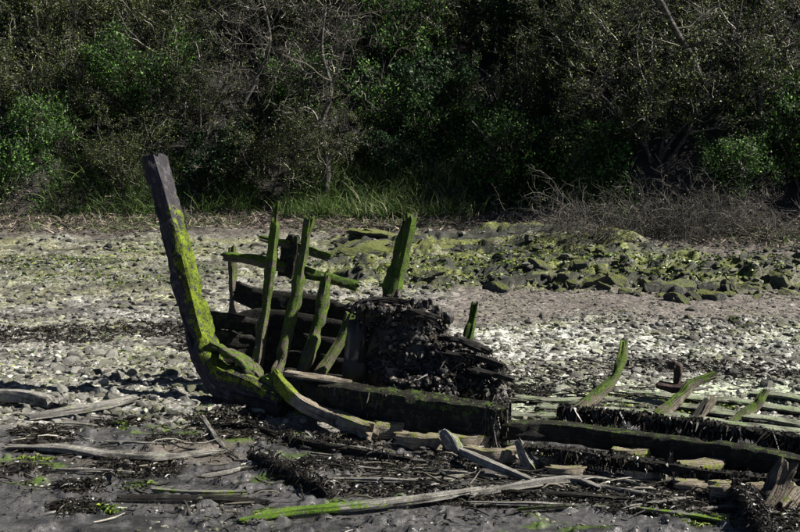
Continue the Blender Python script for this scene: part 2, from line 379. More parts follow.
# ------------------------------------------------------------------ the ground sheet
ys = np.concatenate([np.linspace(-60, 5.5, 14)[:-1], 5.5*np.exp(np.linspace(0, math.log(28/5.5), 430))[:-1], np.linspace(28, 48, 60)[:-1], np.linspace(48, 500, 12)])
core = np.linspace(-1, 1, 560)
rows = []
for y in ys:
    hw = .42*max(y, 5.5)+1.2; r = core*hw
    ex = np.array([1.06, 1.2, 1.6, 3, 8, 40]); e = hw*ex; e[-1] = max(400, e[-1])
    rows.append(np.concatenate([-e[::-1], r, e]))
XX = np.array(rows); YY = np.repeat(ys[:, None], XX.shape[1], 1)
x, y = XX.ravel(), YY.ravel(); z = gz(x, y); zz = zones(x, y)
def lerp(a, b, t): return a+(np.array(b)-a)*t[:, None]
n_a = fbm(x*1.3, y*2.2, s=101); n_b = fbm(x*4, y*6, s=102); n_c = fbm(x*.5, y*1.6, s=103)
c = np.tile(np.array([.20, .19, .165]), (len(x), 1))
c = lerp(c, (.33, .33, .305), ss(0, .5, n_b)*.75)                          # pale dried film on stones
c = lerp(c, (.2, .22, .10), ss(.0, .4, n_a)*.4*ss(10.5, 12, y))          # greenish film
c = lerp(c, (.50, .52, .46), ss(12.2, 12.9, y+.8*n_c)*(1-ss(14.0, 14.8, y+.8*n_c))*(.35+.6*ss(-.3, .3, n_b))*ss(-.5, 1.5, x+n_a))
c = lerp(c, (.055, .052, .048), ss(.05, .3, fbm(x*1.1, y*2, s=105))*.8*(y > 10))  # bare dark silt between
c = lerp(c, (.125, .103, .09), zz['gravel']*(.75+.25*n_b))
al = zz['algae']*ss(-.6, -.05, fbm(x*1.2, y*4, s=106)+.25*n_b)
c = lerp(c, (.105, .12, .02), al*.97)
c = lerp(c, (.02, .022, .015), zz['algae']*ss(-.08, .1, fbm(x*1.1, y*5, s=107))*.97)
c = lerp(c, (.30, .30, .12), ss(15.3, 16.3, y+n_a)*(1-zz['litter'])*ss(-.1, .35, n_c)*(1-ss(-3, -1.5, x))*.3)
c = c*.82
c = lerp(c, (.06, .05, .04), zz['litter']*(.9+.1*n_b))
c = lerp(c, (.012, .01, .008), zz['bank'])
c = lerp(c, (.33, .38, .26), ss(.6, 1.3, x)*ss(9.0, 9.5, y)*(1-ss(11.0, 11.8, y))*(.35+.6*ss(-.3, .3, n_b)))
mudc = np.tile(np.array([.072, .070, .070]), (len(x), 1)); mudc = lerp(mudc, (.03, .03, .03), ss(.0, .5, n_b)); mudc = lerp(mudc, (.17, .145, .115), ss(.15, .5, n_a)*.6*ss(7.8, 9, y))
mudc = lerp(mudc, (.08, .13, .02), ss(.38, .55, fbm(x*2.2, y*5, s=109))*.8)
c = c+(mudc-c)*zz['mud'][:, None]
wet = zz['mud']*(.95+.4*n_a)
nr, ncol = XX.shape; i = np.arange(nr-1)[:, None]; j = np.arange(ncol-1)[None]
Fq = np.stack([i*ncol+j, i*ncol+j+1, (i+1)*ncol+j+1, (i+1)*ncol+j], -1).reshape(-1, 4)
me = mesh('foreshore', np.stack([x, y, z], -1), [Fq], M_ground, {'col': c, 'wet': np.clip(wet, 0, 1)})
shore = bpy.data.objects.new('foreshore', me); COL.objects.link(shore); put(shore, kind='structure')

# ------------------------------------------------------------------ stones on the foreshore
SM = [stone_mesh(200+k, M_stone) for k in range(12)]
SMf = [m.copy() for m in SM]
nst = 0
def stone(px, py, s, sink=.25, m=None):
    global nst
    p = GG(px, py); o = bpy.data.objects.new('stone', m or random.choice(SM)); COL.objects.link(o); o.parent = shore
    o.location = (p.x, p.y, p.z+s*(.3-sink)); o.scale = (s, s*random.uniform(.7, 1), s*random.uniform(.7, 1.1)); o.rotation_euler = (random.uniform(-.3, .3), random.uniform(-.3, .3), random.uniform(0, 6.28)); nst += 1
def in_wreck(px, py):                                     # ground covered by the wreck
    return (205 < px < 560 and 300 < py < 440) or (px > 500 and py > 405)
while nst < 175:
    px, py = random.uniform(-10, 240), 345+75*random.random()**.7
    if in_wreck(px, py): continue
    stone(px, py, random.uniform(.045, .10)*(1.3 if random.random() < .15 else 1))
while nst < 255:
    px, py = random.uniform(500, 810), random.uniform(300, 395)
    stone(px, py, random.uniform(.04, .10))
while nst < 290:
    px, py = random.uniform(0, 420), random.uniform(425, 500)
    stone(px, py, random.uniform(.02, .05))
def scat(n, x0, x1, p0, p1, s0, s1, mat=M_stone, name='pebbles', dens=None, tint=None, base=ICO1, pw=1.0, label='small angular pebbles and shingle scattered over the foreshore', parent=shore, cat=None):
    px = rnd(n, x0, x1); py = p0+(p1-p0)*rnd(n)**pw
    P = pts_on(px, py)
    if dens is not None: k = dens(P[:, 0], P[:, 1]) > rnd(len(P)); P = P[k]
    S = s0*(s1/s0)**(rnd(len(P))**1.4)
    t = None if tint is None else np.clip(rnd(len(P), *tint), 0, 1)
    return P, S, t
def pts_on(px, py):
    b = (266-py)/F; a = (px-400)/F; dy = CT+b*ST; dz = -ST+b*CT; z = np.zeros(len(px))
    for i in range(14):
        t = (z-H)/np.minimum(dz, -.02); X, Y = a*t, dy*t; z = .5*z+.5*gz(X, np.minimum(Y, 40), False)
    return np.stack([X, Y, gz(X, Y)], -1)
sets = [scat(15000, -60, 860, 312, 425, .009, .055, dens=lambda x, y: .35+.65*ss(-.3, .3, fbm(x, y, s=201)), tint=(.1, 1)),
        scat(9000, -60, 860, 232, 330, .02, .08, dens=lambda x, y: .75-.5*zones(x, y)['algae'], tint=(.0, .8)),
        scat(3500, 480, 860, 290, 385, .02, .055, tint=(.2, 1)),
        scat(3500, -60, 860, 420, 560, .008, .022, dens=lambda x, y: ss(-.1, .4, fbm(x*1.5, y*2, s=203)), tint=(.0, .9))]
P = np.vstack([s[0] for s in sets]); S = np.concatenate([s[1] for s in sets]); T = np.concatenate([s[2] for s in sets]); zp = zones(P[:, 0], P[:, 1]); S = S*(1-.5*zp['gravel']); T = T**1.25*(1-.4*zp['gravel'])*(1-.3*zp['litter'])
place('pebbles', blobs(P, S, M_stone, 'pebbles', tint=T), shore, kind='stuff')
# rocks of the green ledge
RM = [stone_mesh(300+k, M_rock, ICO3, 9, .5) for k in range(6)]
def rock(px, py, s, flat=1.0, m=None, rz=None):
    p = GG(px, py); o = bpy.data.objects.new('rock', m or random.choice(RM)); COL.objects.link(o); o.parent = shore
    o.location = (p.x, p.y, p.z+s*.05); o.scale = (s*random.uniform(1, 1.7), s*random.uniform(.6, 1), s*flat*random.uniform(.7, 1.2)); o.rotation_euler = (random.uniform(-.4, .4), random.uniform(-.4, .4), random.uniform(0, 6.28))
for k in range(190):
    px = random.uniform(540, 830); rock(px, 256+40*random.random()+6*math.sin(px*.03), random.uniform(.05, .12)*(2 if random.random() < .18 else 1), 1.5)
for k in range(45):
    px = random.uniform(330, 580); rock(px, random.uniform(246, 292), random.uniform(.06, .17), 1.4)
for k in range(14):
    rock(random.uniform(300, 480), random.uniform(238, 250), random.uniform(.15, .35), .6)
for px, py, s in ((735, 322, .13), (748, 327, .1), (622, 313, .07), (575, 309, .06), (690, 318, .08)): rock(px, py, s, 1.4)

# ------------------------------------------------------------------ the wreck
u = Vector((.88, -.47, 0)); vv = Vector((.47, .88, 0))
wreck = empty('boat_wreck', at(300, 400, 10.4), 'rotting wooden boat wreck with mossy leaning stem post and ribs, half sunk in the mud', 'shipwreck')
A_ = at
stem = timber('stem_post', [A_(153, 158, 11.05), A_(172, 225, 10.92), A_(187, 285, 10.8), A_(201, 338, 10.7), A_(218, 376, 10.52), A_(248, 393, 10.32), A_(284, 404, 10.08)], [.19, .20, .21, .22, .225, .24, .36, .36, .14], [.19, .2, .21, .22, .23, .24, .24, .2], M_stem, wreck, up=vv,
       moss=lambda t, n: (.05+.64*ss(.07, .24, t)*(1-.3*ss(.55, .8, t)))*ss(.1, .45, n[:, 0]*.88-n[:, 1]*.47+.8*n[:, 2]), rough=.028, groove=.014, jag=(.06, .04))
timber('stem_apron', [A_(213, 343, 10.58), A_(231, 353, 10.48), A_(247, 363, 10.4), A_(262, 380, 10.25), A_(281, 394, 10.1)], [.13, .16, .17, .16, .1], [.05, .06, .07, .06, .04], M_rib, wreck, rough=.075, moss=lambda t, n: .48+0*t, jag=(.05, .06), label='pale splintered top of the stem knee')
timber('stem_apron', [A_(222, 396, 10.5), A_(250, 402, 10.3), A_(288, 409, 10.05)], .26, [.16, .18, .12], M_hull, wreck, rough=.05)
# far side frames
timber('rib', [A_(232, 247, 11.6), A_(233, 280, 11.5), A_(234, 335, 11.35)], [.05, .075, .08], .07, M_rib, wreck, up=u, moss=tomoss(.9, .2, 0, .55), rough=.02)
R1 = timber('rib', [A_(277, 205, 11.0), A_(273, 245, 11.0), A_(268, 290, 10.95), A_(261, 335, 10.85), A_(255, 380, 10.75)], [.065, .08, .085, .09, .09], [.08, .085, .09, .09, .09], M_rib, wreck, rough=.022, up=u, moss=tomoss(1., .4, .22, .62), label='tall thin mossy rib, leftmost of the upright frames', jag=(.08, .02))
R2 = timber('rib', [A_(309, 221, 11.0), A_(303, 255, 11.0), A_(295, 300, 10.9), A_(287, 335, 10.8), A_(276, 375, 10.65), A_(270, 390, 10.6)], [.07, .085, .09, .095, .1, .1], [.08, .09, .1, .1, .1, .1], M_rib, wreck, rough=.022, up=u, moss=tomoss(1., .4, .2, .62), jag=(.08, .02))
R3 = timber('rib', [A_(326, 278, 11.05), A_(323, 300, 11.0), A_(316, 333, 10.9), A_(306, 362, 10.75), A_(297, 385, 10.65)], [.08, .10, .12, .12, .11], [.09, .1, .11, .11, .1], M_rib, wreck, rough=.022, up=u, moss=tomoss(1., .3, .25, .6), jag=(.08, .02))
R4 = timber('rib', [A_(350, 314, 11.0), A_(342, 338, 10.95), A_(330, 358, 10.85), A_(318, 375, 10.75)], [.06, .08, .08, .08], .09, M_rib, wreck, up=u, moss=tomoss(1., .3, .25, .6))
timber('rib', [A_(412, 216, 10.65), A_(405, 250, 10.65), A_(397, 285, 10.6), A_(390, 315, 10.5)], [.09, .10, .11, .11], [.09, .1, .1, .1], M_rib, wreck, up=u, moss=.66, rough=.03, label='broad mossy frame timber leaning right above the engine block', jag=(.08, .02))
timber('rib', [A_(405, 222, 10.72), A_(398, 250, 10.72), A_(389, 285, 10.66), A_(383, 310, 10.6)], [.05, .07, .08, .09], [.06, .08, .08, .08], M_rib, wreck, up=u, moss=.6, rough=.03, jag=(.08, .02))
timber('rib', [A_(475, 306, 10.6), A_(471, 325, 10.58), A_(465, 350, 10.5)], [.05, .08, .08], .08, M_rib, wreck, up=u, moss=tomoss(1., .6, .3, .95), label='short mossy rib stub standing right of the engine block', jag=(.08, .02))
# stringers and breasthook at the bow
st1 = timber('stringer', [A_(226, 256, 11.35), A_(262, 262, 11.2), A_(300, 271, 11.15), A_(356, 286, 11.1)], .09, [.09, .11, .11, .10], M_rib, wreck, moss=lambda t, n: .25+.7*ss(.1, .6, n[:, 2])+.3*ss(.6, .9, t), rough=.02, jag=(.06, .05))
st2 = timber('stringer', [A_(262, 238, 11.2), A_(290, 245, 11.15), A_(328, 257, 11.1)], .07, [.06, .09, .08], M_rib, wreck, moss=lambda t, n: .35+.6*ss(.1, .6, n[:, 2]), rough=.02, jag=(.06, .05))
timber('cleat', [A_(294, 236, 11.14), A_(290, 250, 11.14), A_(286, 276, 11.14)], [.12, .2, .18], .06, M_hull, wreck, up=vv, rough=.02, moss=.25)
# far side planking at the bow
for k, (ya, yb, yc, yd, Ya) in enumerate(((322, 296, 300, 312, 11.35), (340, 316, 320, 330, 11.3), (358, 336, 340, 348, 11.22), (374, 354, 358, 366, 11.1), (390, 372, 376, 384, 11.0))):
    x0 = (212, 236, 238, 236, 234)[k] if k else 236
    timber('hull_plank', [A_(x0, (ya+yb)/2-4 if k else 291, Ya), A_(262, yb+4, Ya), A_(310, yc+6, Ya-.05), A_(352, yd+3, Ya-.1)], [.2, .235, .24, .2], .035, M_hull, wreck, up=vv, rough=.012, moss=.12, jag=(.06, .06))
for k, (ya, yb) in enumerate(((319, 322), (336, 340), (354, 358), (371, 376))):
    timber('hull_plank', [A_(208+k*2, ya, 11.05), A_(235, yb, 11.1), A_(258, yb+6, 11.12)], .17, .035, M_hull, wreck, up=vv, rough=.015, moss=.1, jag=(.04, .05))
# keelson: big black baulk
keel = timber('keelson', [B_(296, 388, 408), B_(345, 402, 424), B_(400, 412, 434), B_(450, 420, 441), B_(502, 427, 447)], .24, [.20, .32, .37, .37, .36], M_hull, wreck, rough=.02, moss=lambda t, n: .36*ss(.3, .8, n[:, 2])*ss(.1, .5, t), jag=(.04, .06))
timber('keelson', [A_(286, 373, 10.0), A_(310, 377, 9.9), A_(350, 383, 9.7)], [.1, .14, .1], .05, M_floor, wreck, label='pale plank end resting on the front of the keelson')
timber('keelson', [B_(502, 430, 447), B_(560, 432, 449), B_(630, 442, 456), B_(715, 453, 468), B_(815, 471, 485)], .16, [.15, .16, .17, .19, .19], M_hull, wreck, rough=.02, moss=lambda t, n: .36*ss(.3, .8, n[:, 2]), jag=(.03, .03), label='long black aft length of the keelson')
sA = timber('stringer', [B_(560, 409, 436), B_(640, 417, 442), B_(700, 426, 450), B_(760, 435, 458), B_(815, 445, 468)], .08, [.06, .075, .08, .08, .09], M_hull, wreck, rough=.03, label='weed-hung upper stringer running aft')
sB = timber('stringer', [B_(526, 447, 467), B_(575, 454, 472), B_(640, 463, 480), B_(715, 475, 491), B_(815, 486, 502)], .07, [.045, .06, .065, .07, .07], M_hull, wreck, rough=.03, label='weed-hung lower stringer on the near side')
# right hand ribs
def rb(P, wd, ht, **kw): return timber('rib', P, wd, ht, M_rib, wreck, rough=.02, **kw)
rb([A_(624, 343, 10.6), A_(621, 361, 10.5), A_(612, 381, 10.35), A_(594, 399, 10.15), A_(572, 413, 9.95), A_(545, 423, 9.8)], [.06, .07, .08, .09, .09, .08], [.06, .08, .10, .11, .09, .05], moss=lambda t, n: .5*ss(.75, .3, t)+.45*ss(.3, .8, n[:, 2]), jag=(.08, .02), label='curved pale rib with mossy tip, between engine block and rusty iron')
rb([A_(712, 376, 10.2), A_(694, 383, 10.15), A_(679, 398, 10.0), A_(664, 413, 9.85), A_(648, 424, 9.7)], [.06, .07, .08, .08, .08], [.06, .08, .11, .11, .08], moss=lambda t, n: .35*ss(.8, .2, t)+.5*ss(.3, .8, n[:, 2]), jag=(.08, .02))
rb([A_(766, 391, 9.95), A_(757, 405, 9.88), A_(744, 416, 9.78), A_(728, 428, 9.65)], [.06, .07, .08, .08], [.06, .08, .1, .08], moss=lambda t, n: .45*ss(.8, .2, t)+.5*ss(.3, .8, n[:, 2]), jag=(.08, .02))
rb([A_(714, 398, 10.0), A_(697, 425, 9.6)], .045, .04, moss=.1)
timber('rib', [A_(706, 399, 10.0), A_(690, 424, 9.6)], .04, .035, M_hull, wreck)
# planking on the far side, aft, lying almost flat under algae
for k, (x0, x1, p0, p1) in enumerate(((512, 640, 412, 420), (540, 690, 404, 417), (640, 800, 412, 432), (600, 720, 399, 409), (700, 815, 411, 427), (630, 745, 393, 402), (735, 815, 402, 413), (515, 600, 398, 402), (752, 815, 393, 401))):
    xm = (x0+x1)/2; timber('hull_plank', [GG(x0, p0, .03), GG(xm, (p0+p1)/2, .035), GG(x1, p1, .03)], .16, .03, M_algaewood, wreck, rough=.02, moss=.3, jag=(.08, .06))
# near side frame stubs rising from the mud
def stub(P, wd=.10, ht=.12, moss=None, mat=M_floor, **kw): return timber('frame_stub', P, wd, ht, mat, wreck, rough=.018, moss=moss if moss is not None else topmoss(.35), jag=(.05, .05), **kw)
stub([A_(275, 373, 9.75), A_(284, 388, 9.7), A_(300, 402, 9.65), A_(318, 412, 9.55), A_(338, 420, 9.45)], [.05, .09, .10, .10, .10], [.07, .11, .11, .12, .12], moss=lambda t, n: .95*(1-ss(.35, .5, t)), label='curved near-side timber with bright mossy tip')
stub([B_(334, 417, 428), B_(350, 425, 434), B_(372, 432, 441)], .11, [.13, .14, .13])
stub([B_(377, 429, 438), B_(392, 430, 438), B_(411, 428, 437)], .11, .14)
stub([B_(399, 437, 445), B_(418, 441, 449), B_(441, 442, 450)], .11, [.08, .13, .14])
stub([B_(448, 442, 449), B_(466, 443, 450), B_(487, 440, 449)], .11, .12)
stub([B_(467, 450, 459), B_(490, 456, 464), B_(517, 454, 463)], .10, [.07, .11, .12])
stub([B_(540, 459, 466), B_(558, 463, 469), B_(578, 462, 468)], .10, [.08, .10, .09])
stub([B_(552, 471, 476), B_(566, 472, 478), B_(580, 471, 477)], .09, .08)
stub([B_(614, 453, 460), B_(630, 454, 461), B_(646, 452, 460)], .13, .09, moss=.4)
stub([B_(628, 473, 479), B_(645, 476, 482), B_(665, 474, 480)], .1, [.07, .09, .08])
stub([B_(680, 468, 474), B_(700, 467, 474), B_(720, 465, 472)], .13, .09, moss=.4)
stub([B_(712, 490, 499), B_(722, 491, 500), B_(733, 490, 499)], .11, .14)
stub([B_(675, 485, 491), B_(690, 486, 492), B_(705, 485, 491)], .1, .09)
stub([B_(745, 489, 497), B_(754, 490, 498), B_(765, 489, 497)], .11, .11)
stub([B_(788, 464, 508), B_(778, 482, 508), B_(763, 506, 510)], [.10, .12, .11], [.12, .13, .11], mat=M_rib, moss=.1, label='tilted square-sawn frame end at the right edge')
stub([B_(797, 488, 505), B_(788, 497, 506), B_(778, 508, 508)], .13, .13)
stub([B_(622, 446, 456), B_(622, 458, 458)], .06, .06, mat=M_hull); stub([B_(672, 456, 466), B_(672, 468, 466)], .04, .05)
# broken uprights leaning in the near-side mud
stub([B_(443, 431, 455), B_(452, 443, 456), B_(462, 457, 458)], [.04, .09, .11], [.06, .11, .11], mat=M_drift, label='splintered dark timber leaning in the mud')
stub([B_(519, 441, 466), B_(524, 452, 467), B_(533, 468, 470)], [.04, .08, .09], [.05, .09, .09], mat=M_drift)

# ------------------------------------------------------------------ engine block and other iron
eng = empty('engine_block', at(400, 395, 10.3), 'crusted black engine block with iron top plate and hanging seaweed, sitting in the wreck', 'engine')
CR = []
def crusty(name, C, size, mat, parent, rz=-.45, amp=.04, sd=1, **kw):
    n = 14; V, Fc = ICO3; V = V.copy(); 
    t = np.abs(V).max(1); V = V/t[:, None]**.85; V = V*np.array(size)*.5
    V += amp*np.stack([fbm(V[:, 0]*7+i*9, V[:, 1]*7, V[:, 2]*7, s=sd+i) for i in range(3)], -1)*1.4
    ca, sa = math.cos(rz), math.sin(rz); V = np.stack([V[:, 0]*ca-V[:, 1]*sa, V[:, 0]*sa+V[:, 1]*ca, V[:, 2]], -1)+np.array(C)
    if size[0] > .2: k = RS.randint(0, len(Fc), int(1700*(size[0]*size[2]+size[1]*size[0]))); ww = RS.dirichlet((1, 1, 1), len(k)); CR.append((V[Fc[k]]*ww[:, :, None]).sum(1))
    return place(name, mesh(name, V, [Fc], mat, {'tint': rnd(len(V))}, smooth=True), parent, **kw)
crusty('block', A_(403, 352, 10.35), (.66, .5, .78), M_crust, eng, sd=3, amp=.07)
crusty('cylinder_head', A_(384, 316, 10.3), (.42, .36, .16), M_crust, eng, sd=5, amp=.05)
crusty('cylinder_head', A_(425, 322, 10.3), (.26, .3, .26), M_crust, eng, sd=7, amp=.06)
crusty('top_plate', A_(381, 305, 10.2), (.42, .46, .03), M_iron, eng, sd=8, amp=.02, label='pale-edged rusty top plate')
crusty('top_plate', A_(410, 315, 10.1), (.36, .14, .03), M_iron, eng, sd=9, amp=.02)
for k, (px, py, s, h_) in enumerate(((391, 300, .045, .08), (399, 299, .055, .13), (413, 304, .045, .07), (424, 305, .07, .07), (438, 312, .06, .13), (447, 317, .08, .12), (366, 310, .04, .07), (374, 311, .03, .07), (431, 303, .04, .06))):
    crusty('fitting', A_(px, py, 10.2), (s, s, h_), M_crust if k % 3 else M_iron, eng, sd=20+k, amp=.035)
crusty('flywheel_case', A_(362, 350, 10.35), (.2, .4, .6), M_crust, eng, sd=40, amp=.06)
crusty('gearbox', A_(452, 368, 10.1), (.5, .42, .40), M_crust, eng, sd=41, amp=.1)
crusty('gearbox', A_(485, 383, 9.95), (.36, .36, .3), M_crust, eng, sd=43, amp=.1)
crusty('gearbox', A_(425, 388, 9.95), (.6, .3, .22), M_crust, eng, sd=42, amp=.08)
for k, q_ in enumerate(([(358, 303, 10.1), (384, 300, 10.05), (407, 303, 10.0)], [(402, 312, 9.98), (420, 313, 9.95), (436, 318, 9.93)], [(440, 338, 10.0), (462, 341, 9.95), (490, 352, 9.9)], [(446, 352, 9.9), (474, 357, 9.85), (503, 366, 9.8)], [(470, 369, 9.8), (492, 374, 9.75), (512, 380, 9.7)], [(362, 306, 10.02), (363, 330, 10.02), (361, 362, 10.02)])):
    timber('bearer', [A_(*z) for z in q_], .06, .045, M_hull, eng, rough=.025, jag=(.05, .05), up=(0, 0, 1) if k < 5 else u)
CP = np.vstack(CR); SURF = CP; CP = CP+RS.normal(size=CP.shape)*.012; CP = np.repeat(CP, 2, 0)+RS.normal(size=(len(CP)*2, 3))*.01
place('barnacle_crust', blobs(CP, .007*(5**rnd(len(CP))), M_crust, 'barnacle_crust', flat=.9, tint=rnd(len(CP))**2.8), eng, kind='stuff')
def hang(name, parent, ptsf, n, L0, L1, W, mat=M_weed, down=0):
    P = np.array([ptsf() for _ in range(n)]); D = np.stack([rnd(n, -1, 1), rnd(n, -.8, .5), rnd(n, -1.1, .5)], -1); D[:, 2] -= down; D /= np.linalg.norm(D, axis=1)[:, None]
    L = rnd(n, L0, L1); b = RS.normal(size=(n, 3))*L[:, None]*.35; b[:, 2] -= L*.55
    return place(name, ribbons(P, D, L, np.full(n, W)*rnd(n, .6, 1.5), b, mat, name, tint=rnd(n)**2.5), parent, kind='stuff')
def along(C, S, j, Yj=.05):
    def f():
        k = random.random()*(len(C)-1); i = int(k); t = k-i; p = C[i].lerp(C[i+1], t)
        return p+Vector((random.uniform(-j, j), random.uniform(-Yj, Yj), random.uniform(-j, j)))
    return f
SR = SURF[SURF[:, 0] > A_(425, 350, 10.2).x]
hang('seaweed', eng, lambda: SR[random.randrange(len(SR))]+RS.normal(size=3)*.025, 3000, .03, .1, .022)
hang('seaweed', eng, lambda: SURF[random.randrange(len(SURF))]+RS.normal(size=3)*.02, 1600, .02, .08, .02)
def over(o, n, L0, L1, W, dz=0.0, mat=M_weed, t0=0., t1=1., down=0):
    """weed hanging from a timber: roots on its surface"""
    k = len(o.data.vertices); co = np.empty(k*3, np.float32); o.data.vertices.foreach_get('co', co); co = co.reshape(-1, 3)[int(k*t0):int(k*t1)]+np.array(o.location+wreck.location)
    hang('seaweed', o, lambda: co[random.randrange(len(co))]+RS.normal(size=3)*.008, n, L0, L1, W, mat, down)
[over(q, 700, .03, .11, .02, t0=a_, t1=a_+b__, down=.9) for q in (sA,) for a_, b__ in ((0, .25), (.33, .12), (.5, .2), (.78, .22))]; over(sA, 1200, .015, .04, .025, down=.2); over(sB, 1300, .015, .04, .022, down=.2); over(sB, 500, .03, .08, .016, t0=.1, t1=.45, down=.9); over(sB, 400, .03, .08, .016, t0=.6, down=.9); over(keel, 700, .02, .06, .016, down=2); over(keel, 900, .04, .14, .018, t0=.94, mat=M_crust, down=4)
iron = empty('rusty_bracket', GG(679, 387), 'rusty red iron bracket standing upright among the aft ribs', 'scrap iron')
crusty('upright', A_(677, 374, 10.25), (.07, .07, .24), M_iron, iron, sd=60, amp=.03)
crusty('lug', A_(673, 366, 10.25), (.08, .06, .08), M_iron, iron, sd=61, amp=.03)
crusty('foot_plate', A_(672, 387, 10.2), (.28, .16, .07), M_iron, iron, sd=62, amp=.03)

# ------------------------------------------------------------------ loose timbers in the mud, each its own thing
def loose(name, P, wd, ht, label, mat=M_drift, moss=None, cat='timber', weed=0, **kw):
    Q = [GG(a, b, dz*.7) for a, b, dz in P]; sc_ = lambda v: [q*.8 for q in v] if isinstance(v, list) else v*.9; wd, ht = sc_(wd), sc_(ht); kw.setdefault('rough', .008); kw.setdefault('groove', .006)
    z0, z1 = Q[0].z, Q[-1].z; n_q = len(Q)-1
    mid = [z0+(z1-z0)*i/n_q for i in range(n_q+1)]; up_ = sum(q.z-m_ for q, m_ in zip(Q, mid))/(n_q+1)
    if abs(Q[-1].z-Q[0].z) < .12: Q = [Vector((q.x, q.y, m_+(p_[2]*.5 if 0 < i < n_q else 0)*.6+up_*.6)) for i, (q, m_, p_) in enumerate(zip(Q, mid, P))]
    o = timber(name, Q, wd, ht, mat, None, moss=moss, label=label, cat=cat, **kw)
    if weed: weed = int(weed*.8); hang('seaweed', o, along([q+Vector((0, 0, .05)) for q in Q], 0, .05, .05), weed, .03, .09, .013)
    return o
loose('curved_timber', [(30, 417, .05), (70, 412, .07), (105, 407, .07), (135, 398, .06)], [.07, .1, .1, .08], [.06, .09, .09, .07], 'curved pale timber lying left of the stem post among stones', moss=.1)
loose('squared_beam', [(-20, 397, .09), (20, 399, .09), (52, 402, .09)], .12, .13, 'squared beam end entering at the left edge beside the upright block', moss=.1)
loose('timber_block', [(63, 406, .0), (64, 397, .18)], .10, .10, 'short upright wooden block at the end of the left squared beam', up=(1, 0, 0), moss=.1)
loose('thin_plank', [(-20, 409, .04), (12, 413, .04), (38, 417, .03)], .05, .03, 'thin dark-edged plank below the left squared beam', moss=.05)
loose('long_plank', [(14, 448, .03), (60, 449, .05), (110, 455, .05), (160, 458, .05), (215, 452, .04)], [.07, .12, .12, .12, .06], [.04, .06, .06, .06, .04], 'long pale weathered plank lying flat in the mud at left', moss=.05, jag=(.1, .1))
loose('curved_stick', [(202, 417, .10), (213, 431, .08), (222, 445, .05), (238, 459, .02)], [.05, .045, .04, .025], [.05, .045, .04, .02], 'thin curved pale stick stuck in weed below the stem post', moss=.1, cat='branch')
loose('mud_stick', [(202, 476, .02), (225, 473, .03), (250, 466, .02)], [.03, .04, .03], [.03, .035, .02], 'short pale stick on the mud below the curved stick', cat='branch')
loose('dark_log', [(118, 499, .03), (170, 498, .05), (225, 499, .05), (268, 503, .02)], [.04, .06, .06, .03], [.04, .05, .05, .03], 'thin black log lying in the front mud at left', mat=M_hull, cat='log', moss=.0)
loose('mossy_plank', [(243, 521, .03), (290, 514, .04), (345, 509, .05), (400, 504, .05), (450, 498, .05), (492, 489, .05)], [.06, .10, .10, .10, .09, .06], [.04, .06, .06, .06, .06, .04], 'long front plank with bright green algae on its left half', moss=lambda t, n: .7*(1-ss(.3, .6, t))+.08, jag=(.08, .08))
loose('bent_branch', [(470, 496, .05), (515, 489, .06), (553, 482, .07), (575, 481, .06), (600, 488, .04)], [.05, .06, .06, .05, .04], [.05, .06, .06, .05, .04], 'pale bent branch beyond the right end of the mossy plank', cat='branch')
loose('weedy_beam', [(252, 455, .06), (285, 470, .08), (312, 484, .06), (330, 496, .03)], .09, .09, 'diagonal black beam thick with seaweed in the centre mud', mat=M_hull, weed=450)
loose('half_buried_beam', [(262, 430, .05), (300, 442, .05), (350, 452, .05), (410, 462, .04)], [.05, .07, .08, .06], [.05, .07, .07, .05], 'dark half buried beam below the near-side frame stubs', mat=M_hull, weed=200)
loose('mud_plank', [(338, 449, .04), (358, 451, .05), (385, 455, .03)], [.05, .08, .05], [.04, .05, .03], 'short pale plank on top of the half buried beam')
loose('mud_plank', [(295, 413, .02), (318, 416, .03), (345, 419, .02)], .07, .04, 'mossy plank scrap tight under the mossy curved timber', moss=.6)
loose('mud_plank', [(155, 491, .03), (200, 494, .04), (245, 493, .02)], .05, .04, 'dull brown plank just above the thin black log', moss=.3)
loose('weed_post', [(737, 487, .12), (748, 505, .12), (762, 530, .08), (775, 552, .04)], [.10, .13, .14, .12], [.10, .14, .14, .12], 'stout post shaggy with black seaweed at the bottom right corner', mat=M_hull, weed=1100, cat='post')
loose('weed_post', [(462, 455, .12), (482, 466, .10), (515, 478, .06), (545, 486, .03)], [.06, .08, .07, .05], [.06, .08, .07, .05], 'grey splintered spar running from the leaning timber down into the debris', cat='spar')
dl = [('long thin pale slat in the debris below the frame stubs', (420, 470), (520, 478), .05), ('thin slat crossing the mud left of the debris heap', (330, 480), (430, 487), .04),
      ('narrow grey slat at the front edge of the debris heap', (470, 503), (600, 507), .045), ('dark narrow slat under the bent branch', (500, 494), (640, 500), .05),
      ('pale strip of planking right of the bent branch', (580, 484), (700, 502), .05), ('brown slat behind the bent branch', (540, 476), (640, 483), .045),
      ('mossy slat at the bottom right of the mud', (640, 510), (735, 524), .06), ('pale slat pointing at the weedy post', (630, 508), (690, 498), .045),
      ('short slat left of the splintered spar', (400, 459), (462, 468), .05), ('thin dark slat in front of the mossy plank end', (520, 512), (610, 505), .04),
      ('slat wedged below the lower stringer', (590, 470), (660, 492), .05), ('grey slat tucked beside the sawn frame end', (690, 512), (760, 506), .05),
      ('thin brown slat across the centre mud', (410, 480), (480, 475), .035), ('short pale splinter right of the stones at centre', (360, 468), (400, 472), .035),
      ('thin slat below the long pale plank at left', (60, 470), (150, 474), .03), ('small plank above the long pale plank at left', (110, 443), (165, 447), .04),
      ('stub of pale plank under the curved timber at left', (55, 423), (95, 426), .06), ('black slat in the mud near the right frame ends', (600, 478), (700, 486), .06)]
